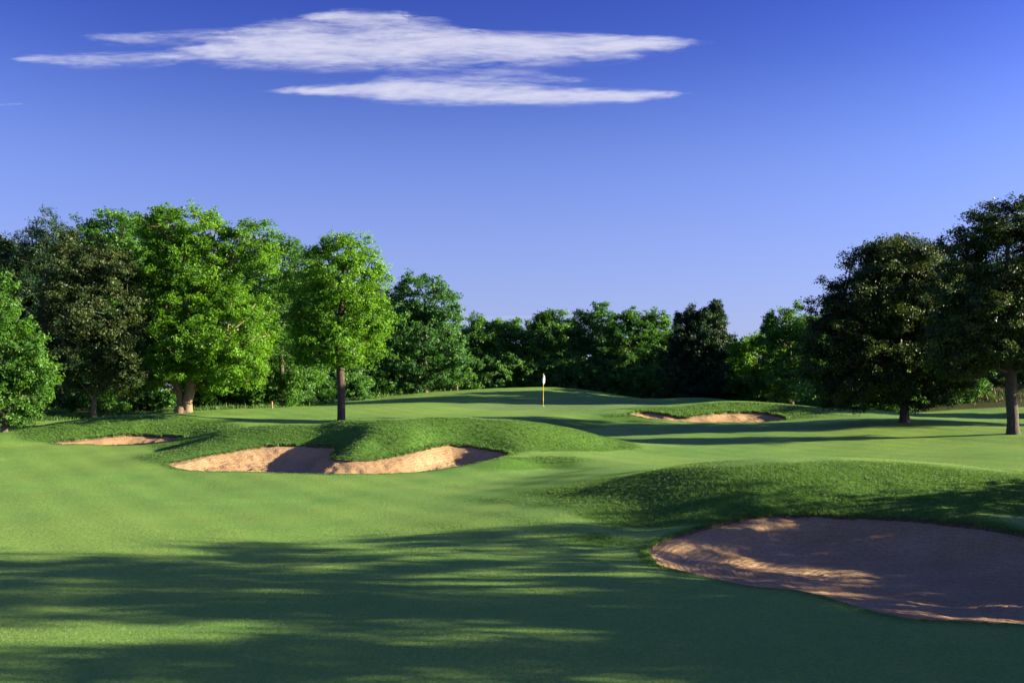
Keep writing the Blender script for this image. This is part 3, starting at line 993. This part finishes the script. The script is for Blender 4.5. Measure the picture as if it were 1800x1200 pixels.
tree('pecan_tree', 'big bright green tree with a pale trunk forked low, tallest on the left', 'tree', at(324, 725, 62),
     [(322, 400, 66, 38), (290, 425, 40, 36), (370, 425, 42, 38), (330, 470, 80, 50), (445, 420, 34, 26), (415, 440, 40, 30), (462, 450, 26, 24),
      (270, 500, 32, 44), (300, 545, 60, 50), (380, 530, 50, 44), (400, 590, 62, 52, -1), (430, 550, 40, 46), (290, 600, 44, 50, -1),
      (345, 600, 60, 50, -1.5), (420, 640, 46, 44, -.6), (275, 640, 30, 34, -1), (385, 660, 44, 26, 0.4), (318, 652, 26, 16, -1.6), (262, 560, 24, 40)],
     M['leaf_bright'], M['bark_pale'],
     stems=[[(318, 725), (318, 710), (315, 692), (306, 668), (300, 640), (296, 590), (292, 530)],
            [(318, 725), (330, 724), (329, 708), (334, 688), (337, 664), (333, 630), (328, 560), (326, 500), (324, 430)],
            [(334, 668), (350, 650, -.5), (375, 622, -.8), (400, 590, -.8), (430, 560, -.5)], [(328, 560), (350, 500), (380, 470), (420, 440), (450, 425)]],
     trunk_r=.36, seed=7, per=80, size=.155, spacing=.60, cr=.46, maxn=190, shell=.45, flare=.5)
tree('broadleaf_tree', 'leafy tree filling the gap between the forked tree and the lone tree', 'tree', at(495, 718, 68),
     [(500, 470, 44, 40), (470, 490, 40, 44), (505, 440, 18, 20), (540, 480, 30, 40), (490, 560, 60, 60), (440, 600, 40, 60), (520, 620, 60, 60), (480, 660, 60, 40)],
     M['leaf_mid'], M['bark_grey'], trunk_r=.18, seed=8, per=70, size=.17, spacing=.72, cr=.5)
tree('ash_tree', 'lone leafy tree with a straight brown trunk behind the middle mound', 'tree', at(600, 741, 52),
     [(605, 445, 50, 30), (570, 465, 36, 30), (635, 470, 32, 36), (602, 500, 68, 50), (548, 520, 40, 44), (650, 520, 28, 36), (598, 555, 80, 48), (540, 575, 36, 40),
      (664, 560, 26, 30), (590, 605, 60, 34, -.6), (640, 598, 38, 28), (540, 620, 34, 22, .3), (612, 628, 26, 12, -1.2), (655, 460, 18, 20)],
     M['leaf_bright'], M['bark_brown'],
     stems=[[(600, 741), (600, 700), (599, 665), (598, 645)], [(598, 645), (592, 615), (597, 560), (604, 500), (606, 450)], [(598, 645), (615, 608, -.4), (640, 575, -.6), (655, 545, -.5)],
            [(598, 645), (575, 610, .4), (555, 570, .5), (548, 530, .5)]],
     trunk_r=.205, seed=9, per=62, size=.135, spacing=.50, cr=.40, maxn=170, shell=.4, flare=.15)
tree('dark_tree', 'rounded dark blue green tree just right of the lone tree', 'tree', at(748, 702, 83),
     [(745, 525, 46, 38), (770, 540, 36, 34), (715, 540, 30, 36), (740, 590, 60, 50), (785, 560, 22, 30), (725, 640, 60, 50), (780, 625, 40, 40), (725, 505, 22, 18)],
     M['leaf_blue'], M['bark_grey'], trunk_r=.2, seed=10, per=80, size=.2, spacing=.78, cr=.5)

# --- trees along the back, with wispy upright tips
BK = [
    ('wispy_tree', 'pale green wispy treetops just left of the green bank', (862, 690, 93), [(850, 600, 36, 26), (880, 612, 30, 26), (860, 650, 50, 40), (822, 615, 18, 28), (838, 592, 8, 18), (872, 590, 9, 20)], 'leaf_mid', .25, 11),
    ('wispy_tree', 'low wispy trees between the pale treetops and the flag', (920, 688, 95), [(915, 615, 30, 24), (925, 650, 40, 40), (903, 598, 8, 18), (928, 600, 8, 16)], 'leaf_mid', .25, 12),
    ('broadleaf_tree', 'mid green tree standing right behind the flag', (975, 690, 92), [(972, 590, 34, 26), (990, 610, 26, 30), (950, 605, 20, 30), (972, 650, 44, 44), (965, 570, 9, 14)], 'leaf_mid', .15, 13),
    ('dark_tree', 'dark knobbly treetop right of the flag', (1045, 692, 93), [(1052, 572, 22, 20), (1035, 590, 28, 24), (1060, 610, 34, 40), (1030, 650, 40, 44), (1015, 600, 14, 30)], 'leaf_blue', .05, 14),
    ('broadleaf_tree', 'broad green tree between the dark knobbly top and the big cedar', (1130, 695, 91), [(1120, 590, 34, 26), (1150, 595, 30, 28), (1095, 605, 26, 30), (1125, 640, 60, 50), (1155, 572, 14, 12), (1118, 568, 10, 10), (1160, 660, 40, 34)], 'leaf_mid', .1, 15),
]
for nm_, lab, b_, lb, mt, upr, sd_ in BK:
    lb = [(L[0], L[1] - 6, L[2], L[3]) for L in lb] + [(L[0] + o_, L[1] - L[3] - 8, 4, 11) for L in lb[:3] for o_ in (-L[2] * .55, -4, L[2] * .5)]
    tree(nm_, lab, 'tree', at(*b_), lb, M[mt], M['bark_grey'], trunk_r=.14, seed=sd_, per=75, size=.2, spacing=.72, cr=.48, upright=upr, maxn=70)
tree('cedar_tree', 'big dark conical cedar right of the green, lighter at its tips', 'tree', at(1244, 702, 84),
     [(1228, 548, 7, 18), (1218, 560, 10, 20), (1256, 545, 7, 18), (1264, 565, 10, 20), (1240, 562, 12, 20), (1242, 590, 30, 30), (1203, 566, 12, 18), (1192, 590, 14, 26), (1240, 620, 46, 40),
      (1245, 660, 62, 40), (1250, 690, 72, 26), (1284, 615, 14, 26), (1195, 640, 24, 40)],
     M['leaf_cedar'], M['bark_grey'], trunk_r=.2, seed=16, per=120, size=.18, spacing=.50, cr=.36, up=.2, droop=0, aspect=.35, upright=.4, maxn=70, shell=.35)
tree('broadleaf_tree', 'small bright yellow green tree right beside the big cedar', 'tree', at(1330, 708, 80),
     [(1328, 615, 34, 26), (1345, 640, 34, 40), (1310, 640, 24, 34), (1335, 675, 36, 24)], M['leaf_bright'], M['bark_grey'], trunk_r=.1, seed=17, per=70, size=.17, spacing=.52, cr=.4, maxn=70)
tree('broadleaf_tree', 'pale green tree with wispy tips, just left of the big dark oak', 'tree', at(1392, 708, 76),
     [(1375, 575, 28, 24), (1400, 570, 30, 26), (1385, 610, 44, 40), (1415, 610, 30, 44), (1355, 590, 14, 18), (1390, 655, 44, 40), (1358, 560, 6, 12)],
     M['leaf_mid'], M['bark_grey'], trunk_r=.14, seed=18, per=70, size=.17, spacing=.54, cr=.42, upright=.1, maxn=90)

# --- the two oaks on the right
tree('oak_tree', 'dark rounded oak with a short dark trunk, left of the two oaks on the right', 'tree', at(1590, 743, 50),
     [(1580, 460, 60, 38), (1540, 480, 46, 44), (1625, 470, 40, 42), (1490, 530, 44, 40), (1455, 550, 34, 30), (1530, 550, 70, 56), (1600, 540, 70, 70), (1650, 560, 44, 70),
      (1470, 600, 44, 44), (1540, 630, 80, 54), (1620, 640, 74, 50), (1450, 640, 34, 40), (1500, 680, 60, 26), (1600, 685, 70, 26), (1670, 650, 40, 44)],
     M['leaf_oak'], M['bark_brown'], stems=[[(1590, 743), (1590, 718), (1590, 690), (1588, 640), (1585, 560), (1582, 500)], [(1590, 700), (1560, 650), (1520, 600)], [(1590, 690), (1620, 640), (1640, 580)]],
     trunk_r=.22, seed=19, per=135, size=.125, spacing=.54, cr=.42, maxn=150, cvar=.3)
oakR = tree('oak_tree', 'tall dark oak at the right edge with its rough trunk in the open', 'tree', at(1781, 763, 44),
     [(1775, 385, 50, 36), (1730, 410, 44, 34), (1830, 390, 60, 44), (1700, 450, 36, 34), (1770, 450, 70, 50), (1690, 500, 36, 40), (1850, 470, 70, 60), (1740, 530, 70, 50),
      (1700, 580, 50, 44), (1800, 560, 80, 50), (1870, 560, 60, 60), (1730, 615, 60, 32), (1800, 620, 70, 34), (1660, 600, 30, 34), (1900, 620, 60, 50), (1680, 640, 36, 26)],
     M['leaf_oak'], M['bark_brown'], stems=[[(1781, 763), (1780, 730), (1777, 690), (1777, 655)], [(1777, 655), (1770, 600), (1768, 520), (1772, 430)], [(1777, 655), (1805, 600), (1830, 520), (1835, 440)],
            [(1777, 655), (1745, 600), (1715, 540), (1700, 480)]],
     trunk_r=.24, seed=20, per=110, size=.12, spacing=.54, cr=.40, maxn=170, cvar=.3, shell=.5, flare=.7)

# --- trees out of frame on the right whose shadows cross the fairway and the big bunker
gsh = 'oaks beyond the right edge that shade the fairway'
shade = tree('oak_tree', 'wide open crowned oak beyond the right edge shading the big bunker', 'tree', (20.5, 14.6, 0),
             [(0, 0, 1, 1)], M['leaf_oak'], M['bark_brown'], trunk_r=.3, seed=41, per=84, size=.17, spacing=.85, cr=.5, shell=.75, maxn=120, group=gsh,
             local=[(0, 0.5, 4.4, 3.8, 4.9, 1.9), (0.5, 2.4, 3.4, 3, 2.6, 1.5), (0.5, -2.6, 3.3, 3.2, 2.4, 1.4), (-1.5, -1.8, 2.4, 2.2, 1.8, 1.0), (-.5, -3.4, 4.2, 3, 3.0, 1.7), (0, -0.6, 6.6, 3.2, 2.5, 1.8), (0.2, -.8, 8.4, 2.2, 1.8, 1.6), (-2.5, 5.7, 1.9, 2.4, 1.7, 1.0), (0, -2.0, 3.2, 3.5, 3.8, 1.5), (.5, -4.6, 3.0, 2.6, 1.8, 1.4)])
s2 = copy_tree(shade, (17.0, 8.6, tz(17, 8.6)), 2.9, 0.66, 'small oak beyond the right edge shading the near fairway')
s4 = copy_tree(shade, (27.5, 10.6, tz(27.5, 10.6)), 1.2, 0.72, 'oak farther back beyond the right edge shading the near fairway')
s3 = copy_tree(oakR, (27.0, 71.0, tz(27, 71)), 0.6, 1.15, 'tall oak in the wood behind the left one of the two oaks')
s5 = copy_tree(oakR, (33.0, 50.0, tz(33, 50)), 2.2, 1.0, 'oak beyond the right edge in line with the two oaks')
s5['group'] = gsh
s7 = copy_tree(shade, (24.5, 11.0, tz(24.5, 11.0)), 0.5, 0.62, 'open crowned oak beyond the right edge behind the wide one')
s6 = copy_tree(oakR, (37.0, 59.0, tz(37, 59)), 3.3, 1.05, 'low wide oak beyond the right edge near the wood', sz=.52)
s6['group'] = gsh


# ------------------------------------------------------------------ woods behind everything and undergrowth along their foot
def mass(name, lobes_world, mat, seed, spacing, cr, per, size, label, upright=0.05):
    r = np.random.default_rng(seed)
    P, O = crown_clumps(np.array(lobes_world), r, spacing, .5)
    z = terrain(P[:, 0], P[:, 1])
    P = P[P[:, 2] > z + 0.05]; 
    O = rand_in_ball(r, len(P)); O[:, 1] = -np.abs(O[:, 1])
    o = leaf_mesh(name, P, O, r, cr, per, size, mat, None, upright=upright)
    tag(o, label, None, None, 'stuff')
    return o


# silhouette of the far wood (px, py top)
sil = [(-300, 470), (-100, 450), (0, 470), (120, 450), (250, 440), (400, 470), (500, 500), (600, 520), (700, 545), (790, 600), (860, 618), (940, 610), (1020, 608), (1100, 600),
       (1200, 605), (1300, 632), (1400, 610), (1500, 560), (1600, 520), (1700, 500), (1800, 480), (2000, 460), (2300, 460)]
rl = np.random.default_rng(5)
lob = []
px = -260
while px < 2250:
    top = np.interp(px, [s[0] for s in sil], [s[1] for s in sil]) + rl.uniform(-6, 14)
    dep = np.interp(px, [-260, 300, 800, 1250, 1500, 1800, 2250], [86, 88, 104, 100, 92, 84, 80])
    for lv in range(4):
        y_ = top + 14 + (715 - top) * (lv / 3.6)
        c = D(px + rl.uniform(-8, 8), y_, dep + rl.uniform(-2, 2))
        lob.append([*c, rl.uniform(2.0, 3.0), 2.2, rl.uniform(1.6, 2.6)])
    px += 42
mass('woods', lob, M['leaf_wood'], 31, 1.25, .9, 60, .40, 'dense dark woods filling in behind the nearer trees')

# undergrowth: leafy brush along the wood edge
und = [(90, 735, 63, 14, 'd'), (200, 722, 65, 24, 'm'), (240, 705, 66, 40, 'm'), (285, 712, 66, 24, 'm'), (360, 700, 68, 44, 'm'), (395, 690, 68, 50, 'm'), (430, 690, 68.5, 60, 'm'), (465, 690, 69, 60, 'm'),
       (500, 690, 71, 50, 'm'), (535, 690, 74, 54, 'd'), (570, 690, 76, 46, 'm'), (620, 680, 79, 50, 'd'), (660, 675, 81, 44, 'm'), (700, 672, 83, 50, 'd'), (740, 672, 85, 40, 'm'),
       (780, 670, 87, 40, 'd'), (820, 664, 89, 44, 'd'), (860, 662, 90, 40, 'd'), (900, 660, 91, 40, 'd'), (940, 660, 91, 44, 'd'), (990, 660, 91, 44, 'd'), (1040, 665, 90, 44, 'd'), (1090, 670, 89, 44, 'd'),
       (1140, 675, 88, 44, 'd'), (1185, 680, 86, 44, 'd'), (1315, 690, 80, 34, 'm'), (1360, 690, 78, 44, 'd'), (1420, 690, 70, 50, 'd'), (1470, 695, 69, 50, 'd'), (1520, 695, 68.5, 50, 'd'), (1570, 695, 68.5, 50, 'd'),
       (1620, 695, 72, 46, 'd'), (1665, 690, 71, 44, 'm'), (1700, 682, 72, 36, 'm'), (1740, 672, 80, 40, 'd'), (1800, 670, 80, 50, 'd'), (1860, 680, 78, 60, 'd'), (1930, 680, 74, 70, 'd'),
       (30, 690, 66, 70, 'd'), (-40, 690, 64, 70, 'd'), (120, 680, 70, 70, 'd'), (180, 670, 72, 70, 'd'), (1500, 650, 78, 60, 'd'), (1580, 640, 78, 70, 'd'), (1650, 640, 78, 60, 'd')]
lm_, ld_ = [], []
for px, py, d_, h_, k_ in und:
    for q in range(2):
        c = D(px + rl.uniform(-16, 16), py + rl.uniform(-8, 8), d_ + rl.uniform(-.6, .8))
        row = [*c, rl.uniform(26, 36) * d_ / F, 1.1, h_ * rl.uniform(.6, .85) * d_ / F]
        (lm_ if k_ == 'm' else ld_).append(row)
mass('undergrowth', lm_, M['leaf_under'], 32, .55, .38, 46, .17, 'bright leafy undergrowth along the foot of the left wood')
mass('undergrowth', ld_, M['leaf_wood'], 33, .75, .48, 46, .22, 'dark undergrowth along the foot of the far wood')

# weeds: unmown strip between lawn and wood
rw = np.random.default_rng(77)
n = 15000
al = rw.uniform(-0.62, 0.12, n)
ly = np.interp(al, WOOD_LINE[:, 0] / WOOD_LINE[:, 1], WOOD_LINE[:, 1])
yy = ly + rw.normal(0.5, 0.45, n)
xx = al * yy
patch = np.sin(xx * 0.9) + np.sin(xx * 2.3 + 1) + rw.normal(0, .8, n) > -0.6
xx, yy = xx[patch], yy[patch]
blades('tall_weeds', xx, yy, rw.gamma(3, 0.045, len(xx)), np.full(len(xx), .05), M['rough_blades'], 6, 'unmown weeds along the edge of the wood', lean=.3, nb_=3)
# dry grass bank behind the right oak
n = 5000
gx = rw.normal(0, 1, n) * 2.2 + D(1765, 690, 75)[0]; gy = rw.normal(75, 1.8, n)
blades('dry_grass', gx, gy, rw.gamma(4, 0.06, n), np.full(n, .045), M['straw_blades'], 8, 'rough grass on the bank behind the right oak', lean=.3, nb_=3)


# ------------------------------------------------------------------ flagstick
def simple_mat(name, c, rough=0.5):
    m_, t, o = new_mat(name)
    g = t.new('ShaderNodeTexCoord')
    n = t.noise(g.outputs['Object'], 12.0, 4, 0.6)
    p = t.new('ShaderNodeBsdfPrincipled')
    t.put(p.inputs['Base Color'], t.mix(t.ramp(n, .3, .7, 0, .25), c, tuple(v * 0.7 for v in c)))
    p.inputs['Roughness'].default_value = rough
    t.l.new(p.outputs[0], o.inputs[0])
    return m_


def lathe(name, prof, mat, parent, k=16):
    V, Fc = [], []
    an = np.arange(k) * 2 * math.pi / k
    for r_, z_ in prof:
        V.append(np.stack([np.cos(an) * r_, np.sin(an) * r_, np.full(k, z_)], -1))
    V = np.vstack(V)
    for i in range(len(prof) - 1):
        for j in range(k):
            Fc.append([i * k + j, i * k + (j + 1) % k, (i + 1) * k + (j + 1) % k, (i + 1) * k + j])
    return mesh_np(name, V, np.array(Fc), 4, mat, parent, smooth=True)


M['pole'] = simple_mat('pole_yellow', (0.75, 0.50, 0.03), 0.4)
M['flag'] = simple_mat('flag_cloth', (0.82, 0.80, 0.78), 0.8)
M['stake'] = simple_mat('stake_red', (0.25, 0.08, 0.045), 0.7)
M['band'] = simple_mat('band_pale', (0.4, 0.22, 0.15), 0.7)
M['cup'] = simple_mat('cup_white', (0.8, 0.8, 0.8), 0.4)
fx, fy, _ = D(955, 714, 68)
fz = tz(fx, fy)
fr = empty('flagstick', (fx, fy, fz), 'yellow golf flagstick with a limp white flag standing on the green', 'flagstick')
lathe('pole', [(0.0, -0.12), (0.015, -0.12), (0.015, 0.9), (0.013, 0.9), (0.012, 2.14), (0.02, 2.15), (0.02, 2.18), (0.0, 2.19)], M['pole'], fr, 12)
lathe('cup', [(0.054, 0.012), (0.060, 0.012), (0.060, -0.14), (0.0, -0.14), (0.054, -0.13), (0.054, 0.012)], M['cup'], fr, 20)
# limp flag: cloth gathered and hanging in folds from the top of the pole
nu, nv = 14, 22
V = []
for j in range(nv):
    t_ = j / (nv - 1)
    for i in range(nu):
        s_ = i / (nu - 1)
        wdt = 0.05 + 0.17 * math.sin(min(1, t_ * 1.15) * math.pi * 0.72) * (1 - 0.2 * t_)
        x = 0.016 + s_ * wdt * (1.0 if t_ < .9 else .8) - 0.09 * math.sin(t_ * 2.4)
        y = 0.055 * math.sin(s_ * 7.5 + t_ * 2.2) * (0.3 + t_)
        z = 2.12 - t_ * 0.54 - 0.10 * s_ * (0.4 + t_) + (0.04 * math.sin(s_ * 9) if j == nv - 1 else 0)
        V.append((x, y, z))
Fq = [[j * nu + i, j * nu + i + 1, (j + 1) * nu + i + 1, (j + 1) * nu + i] for j in range(nv - 1) for i in range(nu - 1)]
fl = mesh_np('flag', np.array(V), np.array(Fq), 4, M['flag'], fr, smooth=True)
sm = fl.modifiers.new('thick', 'SOLIDIFY'); sm.thickness = 0.004

# hazard stakes at the wood edge
stakes = [(12, 743, 55.5, 'small red stake at the foot of the bright left edge tree'),
          (478, 716, 64.5, 'small red stake on the lawn edge right of the forked tree'),
          (804, 686, 83, 'small red stake on the bank left of the flag')]
for px, py, d_, lab in stakes:
    x, y, _ = D(px, py, d_)
    s_ = empty('marker_stake', (x, y, tz(x, y)), lab, 'stake', 'red stakes along the wood edge')
    b_ = 0.042
    bv = []
    for z_, w_ in ((-.15, b_), (0.40, b_), (0.45, b_ * .55)):
        bv += [(-w_, -w_, z_), (w_, -w_, z_), (w_, w_, z_), (-w_, w_, z_)]
    bf = [[0 + k, (k + 1) % 4, 4 + (k + 1) % 4, 4 + k] for k in range(4)] + [[4 + k, 4 + (k + 1) % 4, 8 + (k + 1) % 4, 8 + k] for k in range(4)] + [[8, 9, 10, 11]]
    mesh_np('post', np.array(bv), np.array(bf), 4, M['stake'], s_)
    cv = [(p[0] * 1.12, p[1] * 1.12, z_) for z_ in (.28, .36) for p in ((-b_, -b_), (b_, -b_), (b_, b_), (-b_, b_))]
    mesh_np('band', np.array(cv), np.array([[k, (k + 1) % 4, 4 + (k + 1) % 4, 4 + k] for k in range(4)] + [[4, 5, 6, 7], [3, 2, 1, 0]]), 4, M['band'], s_)
